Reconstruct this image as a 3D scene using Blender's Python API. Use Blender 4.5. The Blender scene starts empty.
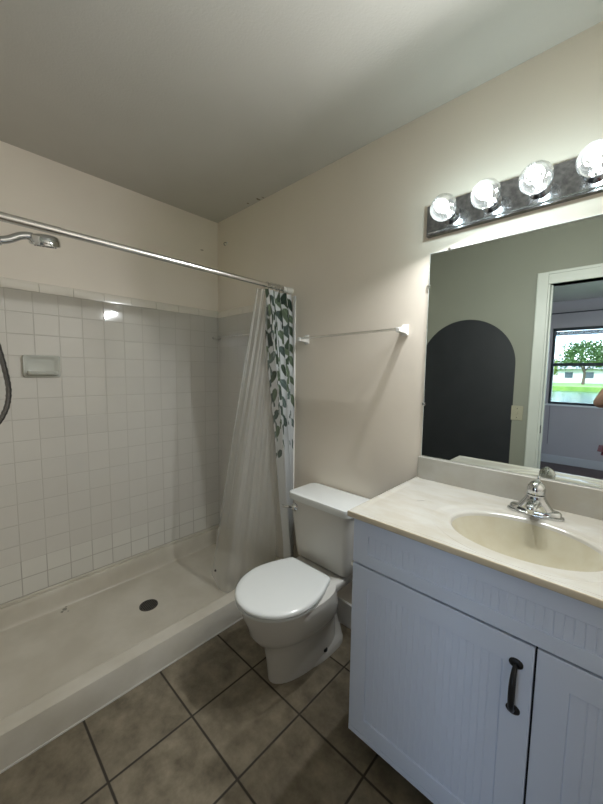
import bpy, bmesh, math, random
import numpy as np
from mathutils import Vector, Matrix
PI = math.pi
random.seed(4)
S = bpy.context.scene
C = S.collection

# ---------------------------------------------------------------- camera
cam = bpy.data.objects.new('camera', bpy.data.cameras.new('camera'))
C.objects.link(cam); S.camera = cam
cy_, cp_, cr_ = math.radians(43.2567), math.radians(-5.0714), math.radians(0.7182)
F = Vector((-math.sin(cy_)*math.cos(cp_), math.cos(cy_)*math.cos(cp_), math.sin(cp_)))
R = Vector((math.cos(cy_), math.sin(cy_), 0)); U = R.cross(F)
R2 = R*math.cos(cr_) + U*math.sin(cr_); U2 = U*math.cos(cr_) - R*math.sin(cr_)
M = Matrix((R2, U2, -F)).transposed().to_4x4(); M.translation = Vector((2.2283, -1.4448, 1.3799))
cam.matrix_world = M
cam.data.sensor_fit = 'HORIZONTAL'; cam.data.sensor_width = 36; cam.data.lens = 337.17*36/603
cam.data.clip_start = .01; cam.data.clip_end = 500

# ---------------------------------------------------------------- sky, sun, exposure
W = bpy.data.worlds.new('sky'); S.world = W; W.use_nodes = True
nt = W.node_tree; bg = nt.nodes['Background']
tc = nt.nodes.new('ShaderNodeTexCoord'); sep = nt.nodes.new('ShaderNodeSeparateXYZ')
nt.links.new(tc.outputs['Generated'], sep.inputs[0])
rmp = nt.nodes.new('ShaderNodeValToRGB'); nt.links.new(sep.outputs['Z'], rmp.inputs[0])
rmp.color_ramp.elements[0].color = (.62, .79, 1, 1); rmp.color_ramp.elements[1].color = (.22, .42, .85, 1)
rmp.color_ramp.elements[1].position = .6
cl = nt.nodes.new('ShaderNodeTexNoise'); cl.inputs['Scale'].default_value = 5; cl.inputs['Detail'].default_value = 6
mp = nt.nodes.new('ShaderNodeMapping'); mp.inputs['Scale'].default_value = (1, 1, 3)
nt.links.new(tc.outputs['Generated'], mp.inputs[0]); nt.links.new(mp.outputs[0], cl.inputs['Vector'])
cr = nt.nodes.new('ShaderNodeValToRGB'); nt.links.new(cl.outputs['Fac'], cr.inputs[0])
cr.color_ramp.elements[0].position = .42; cr.color_ramp.elements[1].position = .6
mx = nt.nodes.new('ShaderNodeMix'); mx.data_type = 'RGBA'
nt.links.new(cr.outputs[0], mx.inputs[0]); nt.links.new(rmp.outputs[0], mx.inputs[6]); mx.inputs[7].default_value = (.76, .88, 1, 1)
nt.links.new(mx.outputs[2], bg.inputs[0]); bg.inputs[1].default_value = 11
sun = bpy.data.objects.new('sun', bpy.data.lights.new('sun', 'SUN')); C.objects.link(sun)
sun.data.energy = 5.0; sun.data.angle = .01; sun.data.color = (1, .95, .85)
sun.rotation_euler = Vector((.25, -.75, -.65)).to_track_quat('-Z', 'Y').to_euler()
for px, py, pz, rx, rz, sx, sy in [(2.1, -5.13, 1.5, PI/2, PI, 1.4, 1.2), (3.83, -3.4, 1.5, PI/2, -PI/2, 1.4, 1.3)]:  # second portal serves the side opening added for extra daylight
    pl = bpy.data.lights.new('opening_portal', 'AREA'); pl.shape = 'RECTANGLE'; pl.size = sx; pl.size_y = sy
    pl.cycles.is_portal = True
    po = bpy.data.objects.new('opening_portal', pl); C.objects.link(po); po.location = (px, py, pz)
    po.rotation_euler = Vector((0, 1, 0) if py < -4.5 else (-1, 0, 0)).to_track_quat('-Z', 'Y').to_euler()
S.view_settings.view_transform = 'Standard'; S.view_settings.look = 'None'
S.view_settings.gamma = 1; S.view_settings.use_curve_mapping = False
S.view_settings.exposure = 0.0
BULB_W = .95; BULB_FWD = 8.4
S.cycles.max_bounces = 10; S.cycles.diffuse_bounces = 5; S.cycles.glossy_bounces = 5; S.cycles.transparent_max_bounces = 24
S.cycles.sample_clamp_indirect = 4; S.cycles.use_denoising = True
S.cycles.caustics_reflective = False; S.cycles.caustics_refractive = False

# ---------------------------------------------------------------- materials
def mat(name, col=(.8, .8, .8), rough=.5, metal=0, spec=.5, **kw):
    m = bpy.data.materials.new(name); m.use_nodes = True
    b = m.node_tree.nodes['Principled BSDF']
    b.inputs['Base Color'].default_value = (*col, 1); b.inputs['Roughness'].default_value = rough
    b.inputs['Metallic'].default_value = metal; b.inputs['Specular IOR Level'].default_value = spec
    for k, v in kw.items(): b.inputs[k.replace('_', ' ')].default_value = v
    return m
def N(m, t): return m.node_tree.nodes.new('ShaderNode'+t)
def L(m, a, b): m.node_tree.links.new(a, b)
def bsdf(m): return m.node_tree.nodes['Principled BSDF']
def math_(m, op, a, b=None, c=None):
    n = N(m, 'Math'); n.operation = op
    for i, v in enumerate((a, b, c)):
        if v is None: continue
        if isinstance(v, (int, float)): n.inputs[i].default_value = v
        else: L(m, v, n.inputs[i])
    return n.outputs[0]
def mixc(m, f, a, b):
    n = N(m, 'Mix'); n.data_type = 'RGBA'
    for i, v in ((0, f), (6, a), (7, b)):
        if isinstance(v, (int, float)): n.inputs[i].default_value = v
        elif isinstance(v, tuple): n.inputs[i].default_value = (*v, 1)
        else: L(m, v, n.inputs[i])
    return n.outputs[2]
def noise(m, scale, detail=4, rough=.5, vec=None, stretch=None):
    n = N(m, 'TexNoise'); n.inputs['Scale'].default_value = scale; n.inputs['Detail'].default_value = detail
    n.inputs['Roughness'].default_value = rough
    if vec is None:
        g = N(m, 'NewGeometry'); vec = g.outputs['Position']
        if stretch:
            mp = N(m, 'Mapping'); mp.inputs['Scale'].default_value = stretch; L(m, vec, mp.inputs[0]); vec = mp.outputs[0]
    L(m, vec, n.inputs['Vector'])
    return n.outputs['Fac']
def rng(m, v, a, b, c=0., d=1.):
    n = N(m, 'MapRange'); L(m, v, n.inputs[0])
    for i, x in enumerate((a, b, c, d)): n.inputs[i+1].default_value = x
    return n.outputs[0]
def bump(m, h, strength=.3, dist=.002):
    n = N(m, 'Bump'); n.inputs['Strength'].default_value = strength; n.inputs['Distance'].default_value = dist
    L(m, h, n.inputs['Height']); L(m, n.outputs[0], bsdf(m).inputs['Normal'])
def noisy(name, c1, c2, scale, rough=.5, lo=.35, hi=.65, bstr=0, bscale=None, bdist=.001, **kw):
    m = mat(name, c1, rough, **kw)
    L(m, mixc(m, rng(m, noise(m, scale), lo, hi), c1, c2), bsdf(m).inputs['Base Color'])
    if bstr: bump(m, noise(m, bscale or scale, 3), bstr, bdist)
    return m
def tiles(name, ax, off, size_, grout, c1, c2, cg, rough, mott, tilt=.0, bstr=.6, bdist=.0012, spec=.5, rgrout=.8, gain=1.):
    m = mat(name, c1, rough, spec=spec)
    g = N(m, 'NewGeometry'); s = N(m, 'SeparateXYZ'); L(m, g.outputs['Position'], s.inputs[0])
    masks = []; cells = []; fr = []
    for a, o, size in zip(ax, off, size_ if isinstance(size_, tuple) else (size_, size_)):
        p = math_(m, 'DIVIDE', math_(m, 'SUBTRACT', s.outputs['XYZ'.index(a)], o), size)
        f = math_(m, 'FRACT', p); cells.append(math_(m, 'FLOOR', p)); fr.append(f)
        d = math_(m, 'MULTIPLY', math_(m, 'MINIMUM', f, math_(m, 'SUBTRACT', 1., f)), size)
        masks.append(rng(m, d, grout*.5, grout*.5+grout*.6))
    mask = math_(m, 'MULTIPLY', masks[0], masks[1])
    cv = N(m, 'CombineXYZ'); L(m, cells[0], cv.inputs[0]); L(m, cells[1], cv.inputs[1])
    wn = N(m, 'TexWhiteNoise'); L(m, cv.outputs[0], wn.inputs['Vector'])
    sc = N(m, 'SeparateColor'); L(m, wn.outputs['Color'], sc.inputs[0])
    off3 = N(m, 'VectorMath'); off3.operation = 'MULTIPLY_ADD'; L(m, wn.outputs['Color'], off3.inputs[0])
    off3.inputs[1].default_value = (7, 7, 7); L(m, g.outputs['Position'], off3.inputs[2])
    nz = noise(m, mott, 6, .65, vec=off3.outputs[0])
    base = mixc(m, rng(m, nz, .3, .7), c1, c2)
    hs = N(m, 'HueSaturation'); L(m, base, hs.inputs['Color']); L(m, rng(m, sc.outputs[0], 0, 1, 1-.07*gain, 1+.07*gain), hs.inputs['Value'])
    L(m, mixc(m, mask, cg, hs.outputs[0]), bsdf(m).inputs['Base Color'])
    L(m, rng(m, mask, 0, 1, rgrout, rough), bsdf(m).inputs['Roughness'])
    h = mask
    if tilt:
        t1 = math_(m, 'MULTIPLY', math_(m, 'SUBTRACT', sc.outputs[1], .5), math_(m, 'MULTIPLY', fr[0], tilt))
        t2 = math_(m, 'MULTIPLY', math_(m, 'SUBTRACT', sc.outputs[2], .5), math_(m, 'MULTIPLY', fr[1], tilt))
        h = math_(m, 'ADD', mask, math_(m, 'ADD', t1, t2))
    else:
        h = math_(m, 'ADD', mask, math_(m, 'MULTIPLY', nz, .25))
    bump(m, h, bstr, bdist)
    return m

WALLC = (.77, .705, .61)
m_wall = noisy('warm_beige_wall_paint', WALLC, tuple(c*.96 for c in WALLC), 2.2, .62, bstr=.12, bscale=90, bdist=.0015)
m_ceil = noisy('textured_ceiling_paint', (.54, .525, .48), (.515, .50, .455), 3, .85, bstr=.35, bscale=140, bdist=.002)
m_tileL = tiles('glazed_tile_long_wall', 'YZ', (-.014, 1.7734), .1095, .0028, (.585, .565, .515), (.57, .55, .50), (.47, .45, .40), .06, 9, tilt=3.5, bstr=.5, bdist=.001, gain=.25)
m_tileB = tiles('glazed_tile_end_wall', 'XZ', (.03, 1.7734), .1095, .0028, (.585, .565, .515), (.57, .55, .50), (.47, .45, .40), .06, 9, tilt=3.5, bstr=.5, bdist=.001, gain=.25)
m_tileL2 = tiles('glazed_tile_low_rows', 'YZ', (-.014, .2735), (.1095, .0955), .0028, (.62, .605, .55), (.605, .59, .535), (.39, .37, .325), .08, 9, tilt=2, bstr=.5, bdist=.001, gain=.3)
m_bull = noisy('glazed_bullnose', (.72, .68, .60), (.69, .655, .575), 8, .15)
m_trimw = mat('white_edge_trim', (.72, .72, .70), .35)
m_floor = tiles('brown_ceramic_floor', 'XY', (1.0738, -1.1401), .3045, .005, (.095, .077, .050), (.235, .198, .138), (.030, .024, .016), .42, 14, bstr=.5, bdist=.0015, rgrout=.9)
m_pan = noisy('almond_acrylic_base', (.555, .52, .445), (.47, .435, .36), 5, .28)
m_china = mat('white_vitreous_china', (.60, .585, .545), .10)
m_lid = mat('white_seat_plastic', (.68, .70, .685), .16)
m_chrome = mat('chrome', (.62, .64, .65), .07, 1)
m_brush = mat('satin_aluminium_rod', (.72, .71, .69), .22, 1)
m_plate = noisy('tarnished_chrome_plate', (.34, .355, .37), (.20, .21, .225), 60, .13, metal=1)
m_black = mat('black_iron', (.012, .012, .013), .38, .3)
m_cab = mat('white_thermofoil_daylight_tint', (.60, .67, .81), .42)  # blue of the daylight is mixed into the white foil colour
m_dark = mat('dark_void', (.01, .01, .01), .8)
m_mirror = mat('mirror_silver', (.64, .68, .64), .004, 1)
m_marble = mat('cream_cultured_marble', (.76, .70, .58), .16)
_f = rng(m_marble, noise(m_marble, 5, 5, .6, stretch=(1, 2.2, 1)), .4, .62)
L(m_marble, mixc(m_marble, _f, (.385, .365, .31), (.43, .42, .38)), bsdf(m_marble).inputs['Base Color'])
m_bowl = noisy('aged_marble_bowl', (.385, .355, .26), (.425, .40, .31), 14, .14)
m_front = noisy('dimmed_beige_paint', (.255, .26, .21), (.245, .25, .20), 3, .6)  # same beige wall paint, with weaker light put into its colour
m_edge = noisy('yellowed_marble_edge', (.60, .52, .38), (.68, .60, .46), 8, .25)
m_rubber = mat('black_hole', (.008, .008, .008), .6)
m_acryl = mat('clear_acrylic', (.9, .9, .9), .05)
m_ceramic = mat('white_ceramic_bracket', (.74, .73, .70), .15)
m_dish = mat('grey_white_glazed_dish', (.50, .51, .46), .18)
m_almond = mat('almond_plastic', (.36, .34, .25), .4)
m_arch = noisy('charcoal_wall_paint', (.012, .014, .017), (.016, .018, .021), 6, .55)
m_door = noisy('pale_green_gloss_trim', (.60, .62, .57), (.57, .59, .54), 5, .35)
m_bed = noisy('grey_bedroom_paint', (.42, .365, .37), (.40, .35, .355), 2, .7)
m_bedfloor = noisy('dark_red_wood_floor', (.045, .018, .014), (.075, .030, .022), 9, .35)
m_winf = mat('dark_bronze_frame', (.03, .035, .04), .4, .4)
m_white = mat('white_paint', (.70, .70, .68), .4)
m_skin = noisy('skin', (.45, .26, .19), (.48, .29, .21), 20, .5)
m_maroon = noisy('maroon_cloth', (.10, .012, .018), (.14, .018, .025), 30, .85)
m_trous = noisy('black_cloth', (.015, .015, .018), (.022, .022, .026), 30, .9)
m_hair = noisy('dark_hair', (.02, .014, .01), (.035, .024, .016), 60, .6)
m_phone = mat('black_phone_glass', (.01, .01, .012), .1)

def see_through(name, col, fac, rough, translucent=False):
    """thin clear sheet: part passes straight through, the rest scatters or mirrors"""
    m = bpy.data.materials.new(name); m.use_nodes = True; n = m.node_tree.nodes; n.clear()
    o = N(m, 'OutputMaterial'); mixn = N(m, 'MixShader'); tr = N(m, 'BsdfTransparent')
    if translucent:
        d = N(m, 'BsdfDiffuse'); t = N(m, 'BsdfTranslucent'); g = N(m, 'BsdfGlossy'); a = N(m, 'MixShader'); b2 = N(m, 'MixShader')
        d.inputs[0].default_value = (*col, 1); t.inputs[0].default_value = (*col, 1); g.inputs['Roughness'].default_value = rough
        a.inputs[0].default_value = .35; L(m, d.outputs[0], a.inputs[1]); L(m, t.outputs[0], a.inputs[2])
        b2.inputs[0].default_value = .12; L(m, a.outputs[0], b2.inputs[1]); L(m, g.outputs[0], b2.inputs[2]); sh = b2.outputs[0]
        mixn.inputs[0].default_value = fac
    else:
        g = N(m, 'BsdfGlossy'); g.inputs['Roughness'].default_value = rough; g.inputs[0].default_value = (*col, 1); sh = g.outputs[0]
        lw = N(m, 'LayerWeight'); lw.inputs[0].default_value = .35
        L(m, rng(m, lw.outputs['Facing'], 0, 1, fac, .85), mixn.inputs[0])
    L(m, tr.outputs[0], mixn.inputs[1]); L(m, sh, mixn.inputs[2]); L(m, mixn.outputs[0], o.inputs[0])
    return m
m_glass = see_through('clear_bulb_glass', (1, 1, 1), .10, .03)
_n = m_glass.node_tree.nodes; _o = [n for n in _n if n.type == 'OUTPUT_MATERIAL'][0]; _old = _o.inputs[0].links[0].from_socket
_t = N(m_glass, 'BsdfTranslucent'); _t.inputs[0].default_value = (.9, 1, 1, 1); _lw = N(m_glass, 'LayerWeight'); _lw.inputs[0].default_value = .5
_m = N(m_glass, 'MixShader'); L(m_glass, rng(m_glass, _lw.outputs['Facing'], .2, 1, .0008, .007), _m.inputs[0]); L(m_glass, _old, _m.inputs[1]); L(m_glass, _t.outputs[0], _m.inputs[2]); L(m_glass, _m.outputs[0], _o.inputs[0])
m_pane = see_through('window_glass', (.9, 1, 1), .02, .01)
m_liner = see_through('clear_vinyl_liner', (.80, .79, .75), .30, .35, True)
m_bar = see_through('clear_acrylic_rod', (1, 1, 1), .22, .05)
m_bar2 = see_through('cloudy_acrylic_rod', (.9, .9, .88), .55, .2)
m_fil = mat('glowing_filament', (1, 1, 1), .5)
bsdf(m_fil).inputs['Emission Color'].default_value = (.93, .97, 1, 1); bsdf(m_fil).inputs['Emission Strength'].default_value = 14
m_cloth = mat('leaf_print_polyester', (.8, .8, .8), .6)
_a = N(m_cloth, 'Attribute'); _a.attribute_name = 'print'; L(m_cloth, _a.outputs['Color'], bsdf(m_cloth).inputs['Base Color'])
bsdf(m_cloth).inputs['Sheen Weight'].default_value = .1

# ---------------------------------------------------------------- helpers
def setp(o, label=None, cat=None, group=None, kind=None):
    if label: o['label'] = label
    if cat: o['category'] = cat
    if group: o['group'] = group
    if kind: o['kind'] = kind
    return o
def thing(name, loc, label, cat, group=None):
    o = bpy.data.objects.new(name, None); C.objects.link(o); o.location = loc; o.empty_display_size = .05
    return setp(o, label, cat, group)
def wloc(o):
    v = Vector(o.location)
    while o.parent: o = o.parent; v += o.location
    return v
def part(name, bm, m, parent=None, smooth=True, bevel=0, seg=2, sub=0, angle=35):
    """meshes are drawn in room coordinates; origin moves to the object's own lowest centre"""
    bmesh.ops.recalc_face_normals(bm, faces=bm.faces)
    vs = [v.co for v in bm.verts]
    lo = Vector([min(v[i] for v in vs) for i in range(3)]); hi = Vector([max(v[i] for v in vs) for i in range(3)])
    org = wloc(parent) if parent else Vector(((lo.x+hi.x)/2, (lo.y+hi.y)/2, lo.z))
    bmesh.ops.translate(bm, verts=bm.verts, vec=-org)
    me = bpy.data.meshes.new(name); bm.to_mesh(me); bm.free()
    o = bpy.data.objects.new(name, me); C.objects.link(o)
    if parent: o.parent = parent
    else: o.location = org
    for mm in (m if isinstance(m, (list, tuple)) else [m]): me.materials.append(mm)
    if smooth:
        me.polygons.foreach_set('use_smooth', [True]*len(me.polygons))
        if sub == 0: me.set_sharp_from_angle(angle=math.radians(angle))
    if bevel:
        b = o.modifiers.new('bevel', 'BEVEL'); b.width = bevel; b.segments = seg; b.limit_method = 'ANGLE'; b.angle_limit = math.radians(40)
        b.harden_normals = False
    if sub:
        s = o.modifiers.new('subdivision', 'SUBSURF'); s.levels = s.render_levels = sub
    return o
def B(): return bmesh.new()
def box(bm, x0, x1, y0, y1, z0, z1):
    v = [bm.verts.new((x, y, z)) for z in (z0, z1) for y in (y0, y1) for x in (x0, x1)]
    for f in ((0, 1, 3, 2), (4, 6, 7, 5), (0, 4, 5, 1), (2, 3, 7, 6), (0, 2, 6, 4), (1, 5, 7, 3)): bm.faces.new([v[i] for i in f])
    return bm
def loft(bm, rings, cap=True, closed=True):
    vr = [[bm.verts.new(p) for p in r] for r in rings]; n = len(vr[0])
    for a, b in zip(vr, vr[1:]):
        for i in range(n if closed else n-1):
            bm.faces.new((a[i], a[(i+1) % n], b[(i+1) % n], b[i]))
    if cap: bm.faces.new(vr[0][::-1]); bm.faces.new(vr[-1])
    return bm
def frame_of(d):
    d = d.normalized(); a = Vector((0, 0, 1)) if abs(d.z) < .9 else Vector((1, 0, 0))
    u = d.cross(a).normalized(); return u, d.cross(u).normalized()
def tube(bm, pts, r, n=14, cap=True):
    pts = [Vector(p) for p in pts]; rr = r if isinstance(r, (list, tuple)) else [r]*len(pts)
    rings = []; u = None
    for i, p in enumerate(pts):
        d = (pts[min(i+1, len(pts)-1)] - pts[max(i-1, 0)]).normalized()
        if u is None: u, v = frame_of(d)
        else: u = (u - d*u.dot(d)).normalized(); v = d.cross(u)
        rings.append([p + (u*math.cos(2*PI*k/n) + v*math.sin(2*PI*k/n))*rr[i] for k in range(n)])
    return loft(bm, rings, cap)
def lathe(bm, c, ax, prof, n=28, cap=True):
    """prof = [(distance along axis, radius)]"""
    c = Vector(c); ax = Vector(ax).normalized(); u, v = frame_of(ax)
    return loft(bm, [[c + ax*h + (u*math.cos(2*PI*k/n) + v*math.sin(2*PI*k/n))*max(r, 1e-4) for k in range(n)] for h, r in prof], cap)
def smoothpts(pts, n=8):
    P = [Vector(p) for p in pts]; P = [2*P[0]-P[1]] + P + [2*P[-1]-P[-2]]; out = []
    for i in range(1, len(P)-2):
        for k in range(n):
            t = k/n; a, b, c, d = P[i-1:i+3]
            out.append(.5*((2*b) + (c-a)*t + (2*a-5*b+4*c-d)*t*t + (3*b-a-3*c+d)*t**3))
    out.append(P[-2]); return out
def rrect(cx, cy, hx, hy, r, z, n=6):
    out = []
    for q, (sx, sy) in enumerate(((1, 1), (-1, 1), (-1, -1), (1, -1))):
        for k in range(n+1):
            a = PI/2*q + PI/2*k/n
            out.append((cx+sx*(hx-r)+r*math.cos(a), cy+sy*(hy-r)+r*math.sin(a), z))
    return out
def polyprism(bm, pts, axis, a, b):
    """extrude a 2D outline along an axis: pts are the other two coordinates in xyz order"""
    def P(p, t): return {'x': (t, p[0], p[1]), 'y': (p[0], t, p[1]), 'z': (p[0], p[1], t)}[axis]
    return loft(bm, [[P(p, a) for p in pts], [P(p, b) for p in pts]])
def struct(name, bm, m, parent=None, label=None, **kw):
    o = part(name, bm, m, parent, **kw)
    if not parent: setp(o, label, 'room structure', None, 'structure')
    return o

# ---------------------------------------------------------------- room shell
H = 2.4608; XR = 2.67; YF = -1.70; YS = -1.53; TT = 1.8234; XT = .811
struct('floor', box(B(), -.02, XR+.02, YF-.06, .02, -.05, 0), m_floor, label='brown square ceramic tile floor with dark grout', smooth=False)
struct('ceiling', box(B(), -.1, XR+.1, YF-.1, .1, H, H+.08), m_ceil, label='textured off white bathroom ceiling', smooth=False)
wl = struct('wall_left', box(B(), -.12, 0, YF-.12, .12, 0, H), m_wall, label='beige wall above the long tiled side of the shower', smooth=False)
wb = struct('wall_back', box(B(), 0, XR+.12, 0, .12, 0, H), m_wall, label='beige wall behind the toilet and vanity mirror', smooth=False)
struct('wall_right', box(B(), XR, XR+.12, YF-.12, 0, 0, H), m_wall, label='beige wall at the right end of the vanity', smooth=False)
struct('wall_partition', box(B(), 0, .80, YF, YS, 0, H), m_wall, label='beige end wall carrying the shower head', smooth=False)
DX0, DX1, DZ = 1.788, 2.57, 2.057
for a_, b_, c_, lb in ((0, DX0, 0, 'beige wall with dimness painted in, carrying the black arch, seen in the mirror'), (DX1, XR, 0, 'narrow wall strip on the hinge side of the doorway'), (DX0, DX1, DZ, 'beige wall with dimness painted in, above the doorway, seen in the mirror')):
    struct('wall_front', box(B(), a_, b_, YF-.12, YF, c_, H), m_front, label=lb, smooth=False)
part('tile_panel', box(B(), 0, .006, YS, 0, .369, TT-.05), m_tileL, wl, smooth=False)
part('tile_panel', box(B(), 0, .006, YS, 0, .165, .369), m_tileL2, wl, smooth=False)
part('tile_panel', box(B(), .006, XT-.012, -.006, 0, .165, TT-.05), m_tileB, wb, smooth=False)
# bullnose course: rounded-top tiles with joints
def bull(along):
    bm = B(); a = 0.
    prof = [(0, TT-.0495), (.008, TT-.0495), (.0085, TT-.02), (.007, TT-.008), (.003, TT-.001), (0, TT)]
    st = [-.014-.152*k for k in range(11)] if along == 'y' else [.006+.152*k for k in range(7)]
    if along == 'y': st = [0.] + st
    for p, q in zip(st, st[1:]):
        if along == 'y':
            p = min(p, 0); q = max(q, YS)
            if p-q < .005: continue
            polyprism(bm, [(h, z) for h, z in prof], 'y', p-.001, q+.001)
        else:
            q = min(q, XT-.012)
            if q-p < .005: continue
            polyprism(bm, [(-h, z) for h, z in prof], 'x', p+.001, q-.001)
    return bm
part('bullnose_row', bull('y'), m_bull, wl); part('bullnose_row', bull('x'), m_bull, wb)
part('tile_edge_strip', box(B(), XT-.012, XT+.006, -.011, 0, .10, TT), m_trimw, wb, bevel=.003)
struct('baseboard_back', box(B(), .82, 1.60, -.014, 0, 0, .135), m_white, label='white baseboard behind the toilet', bevel=.004)
struct('baseboard_front', box(B(), .80, DX0-.09, YF, YF+.014, 0, .10), m_white, label='white baseboard below the black arch', bevel=.004)
# scars of plaster on the wall and ceiling
def chips(name, cs, ax, m, parent):
    bm = B()
    for c, r in cs:
        n = 9; pts = []
        rr = [r*(.5+random.random()*.6) for _ in range(n)]
        u, v = frame_of(Vector(ax))
        lo = [Vector(c)+(u*math.cos(2*PI*k/n)*1.6+v*math.sin(2*PI*k/n)*.7)*rr[k] for k in range(n)]
        loft(bm, [lo, [p*.85+Vector(c)*.15+Vector(ax)*.0015 for p in lo]])
    return part(name, bm, m, parent, smooth=False)
m_scar = mat('bare_plaster', (.25, .21, .16), .9)
chips('plaster_chip', [((.49, -.02, H), .014), ((.40, -.03, H), .008), ((.53, -.015, H), .007)], (0, 0, -1), m_scar, bpy.data.objects['ceiling'])
chips('plaster_chip', [((0, -.13, 2.235), .010)], (1, 0, 0), mat('plaster_smear', (.42, .37, .30), .8), wl)

# door frame and black arch on the front wall
d1 = setp(part('door_1', box(B(), DX0-.002, DX0+.016, YF-.12, YF, 0, DZ+.016), m_door, None, bevel=.002), 'pale door frame of the bedroom doorway, seen in the mirror', 'door frame', None, 'structure')
def casing(bm, pts2, w, y, s):
    pass
cs = B()
for (x0, x1, z0, z1) in ((DX0-.066, DX0+.004, 0, DZ+.085), (DX1-.004, DX1+.085, 0, DZ+.085), (DX0+.004, DX1-.004, DZ-.004, DZ+.085)):
    box(cs, x0, x1, YF, YF+.014, z0, z1)
    if z0 == 0: box(cs, x0+(.0 if x0 < 2 else .065), x1-(.065 if x0 < 2 else .0), YF+.014, YF+.022, z0, z1)
    else: box(cs, DX0+.004, DX1-.004, YF+.014, YF+.022, z1-.02, z1)
part('door_casing', cs, m_door, d1, bevel=.003)
j = B(); box(j, DX1-.016, DX1+.002, YF-.12, YF, 0, DZ); box(j, DX0+.016, DX1-.016, YF-.12, YF, DZ, DZ+.016)
box(j, DX0+.016, DX0+.028, YF-.075, YF-.045, 0, DZ)
part('door_jamb', j, m_door, d1, bevel=.002)
part('strike_plate', box(B(), DX0+.016, DX0+.0185, YF-.045, YF-.015, .93, .99), m_black, d1)
ar = []
AX, AR, AZ = 1.226, .388, 1.459
for k in range(49):
    a = PI*k/48; ar.append((AX+AR*math.cos(a), AZ+AR*math.sin(a)))
ar = [(AX+AR, .10)] + ar + [(AX-AR, .10)]
ao = part('painted_arch', polyprism(B(), ar, 'y', YF, YF+.002), m_arch, None, smooth=False)
setp(ao, 'tall charcoal black arch on the beige wall, seen in the mirror', 'wall decoration')
sw = thing('switch_plate', (1.648, YF, 1.018), 'almond light switch plate beside the black arch, seen in the mirror', 'light switch')
part('plate', box(B(), 1.607, 1.688, YF, YF+.006, 1.018, 1.134), m_almond, sw, bevel=.002)
bm = B(); box(bm, 1.643, 1.653, YF+.006, YF+.016, 1.066, 1.086); part('toggle', bm, m_almond, sw, bevel=.001)
for z in (1.040, 1.112): part('screw', lathe(B(), (1.648, YF+.006, z), (0, 1, 0), [(0, .003), (.001, .0025)], 10), m_chrome, sw)

# ---------------------------------------------------------------- bedroom beyond the door
BY = -5.10; BX0, BX1 = -.6, 3.8
struct('floor', box(B(), BX0, BX1, BY-.12, YF-.06, -.05, -.001), m_bedfloor, label='dark red brown bedroom floor, seen in the mirror', smooth=False)
struct('ceiling', box(B(), BX0-.12, BX1+.12, BY-.12, YF-.12, 2.50, 2.58), m_ceil, label='bedroom ceiling, seen in the mirror', smooth=False)
WX0, WX1, WZ0, WZ1 = 1.422, 2.75, .932, 2.10
bw = B()
box(bw, BX0, WX0, BY-.12, BY, 0, 2.5); box(bw, WX1, BX1, BY-.12, BY, 0, 2.5)
box(bw, WX0, WX1, BY-.12, BY, 0, WZ0); box(bw, WX0, WX1, BY-.12, BY, WZ1, 2.5)
struct('wall_bedroom', bw, m_bed, label='grey bedroom wall around the window, seen in the mirror', smooth=False)
struct('wall_bedroom', box(B(), BX0-.12, BX0, BY-.12, YF-.12, 0, 2.5), m_bed, label='bedroom wall at the far side of the black arch', smooth=False)
sw2 = B()  # unseen opening in this side wall is added to let in more daylight
box(sw2, BX1, BX1+.12, BY-.12, -4.1, 0, 2.5); box(sw2, BX1, BX1+.12, -2.7, YF-.12, 0, 2.5)
box(sw2, BX1, BX1+.12, -4.1, -2.7, 0, .85); box(sw2, BX1, BX1+.12, -4.1, -2.7, 2.15, 2.5)
struct('wall_bedroom', sw2, m_bed, label='bedroom side wall with an unseen opening added for daylight', smooth=False)
struct('wall_bedroom', box(B(), XR, BX1, YF-.12, YF, 0, 2.5), m_bed, label='bedroom wall to the right of the doorway', smooth=False)
struct('baseboard_bedroom', box(B(), BX0, BX1, BY, BY+.016, 0, .13), mat('dull_white_trim', (.48, .45, .45), .5), label='low bedroom baseboard under the window, seen in the mirror', bevel=.004)
w1 = setp(part('window_1', (lambda bm: (box(bm, WX0, WX0+.035, BY-.09, BY-.03, WZ0, WZ1), box(bm, WX1-.035, WX1, BY-.09, BY-.03, WZ0, WZ1),
     box(bm, WX0, WX1, BY-.088, BY-.032, WZ0, WZ0+.035), box(bm, WX0, WX1, BY-.088, BY-.032, WZ1-.035, WZ1),
     box(bm, WX0, WX1, BY-.085, BY-.025, 1.522, 1.568), bm)[-1])(B()), m_winf, None, smooth=False),
     'dark framed sash window over the lake, seen in the mirror', 'window', None, 'structure')
part('pane', box(B(), WX0+.03, WX1-.03, BY-.062, BY-.058, WZ0+.03, WZ1-.03), m_pane, w1, smooth=False)
part('window_sill', box(B(), WX0-.03, WX1+.03, BY-.03, BY+.03, WZ0-.025, WZ0), m_white, w1, bevel=.004)
bl = thing('window_blind', (2.1, BY-.01, 1.99), 'raised blind bunched at the top of the bedroom window', 'blind')
part('headrail', box(B(), WX0+.01, WX1-.01, BY-.028, BY+.012, 2.055, 2.095), m_winf, bl, smooth=False)
bm = B(); [box(bm, WX0+.015, WX1-.015, BY-.026, BY+.01, 1.985+.011*k, 1.992+.011*k) for k in range(6)]
part('slat_stack', bm, mat('grey_blind', (.12, .13, .15), .6), bl, smooth=False)
bm = B(); tube(bm, [(WX0+.03, BY+.008, 1.97), (WX0+.032, BY+.010, 1.2), (WX0+.036, BY+.02, .30)], .0025, 6)
part('cord', bm, m_winf, bl)
bm = B(); tube(bm, [(WX0-.3, BY+.07, 2.315), (WX1+.3, BY+.07, 2.315)], .008, 10)
for x in (WX0-.2, WX1+.2): tube(bm, [(x, BY, 2.315), (x, BY+.07, 2.315)], .006, 8)
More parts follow.
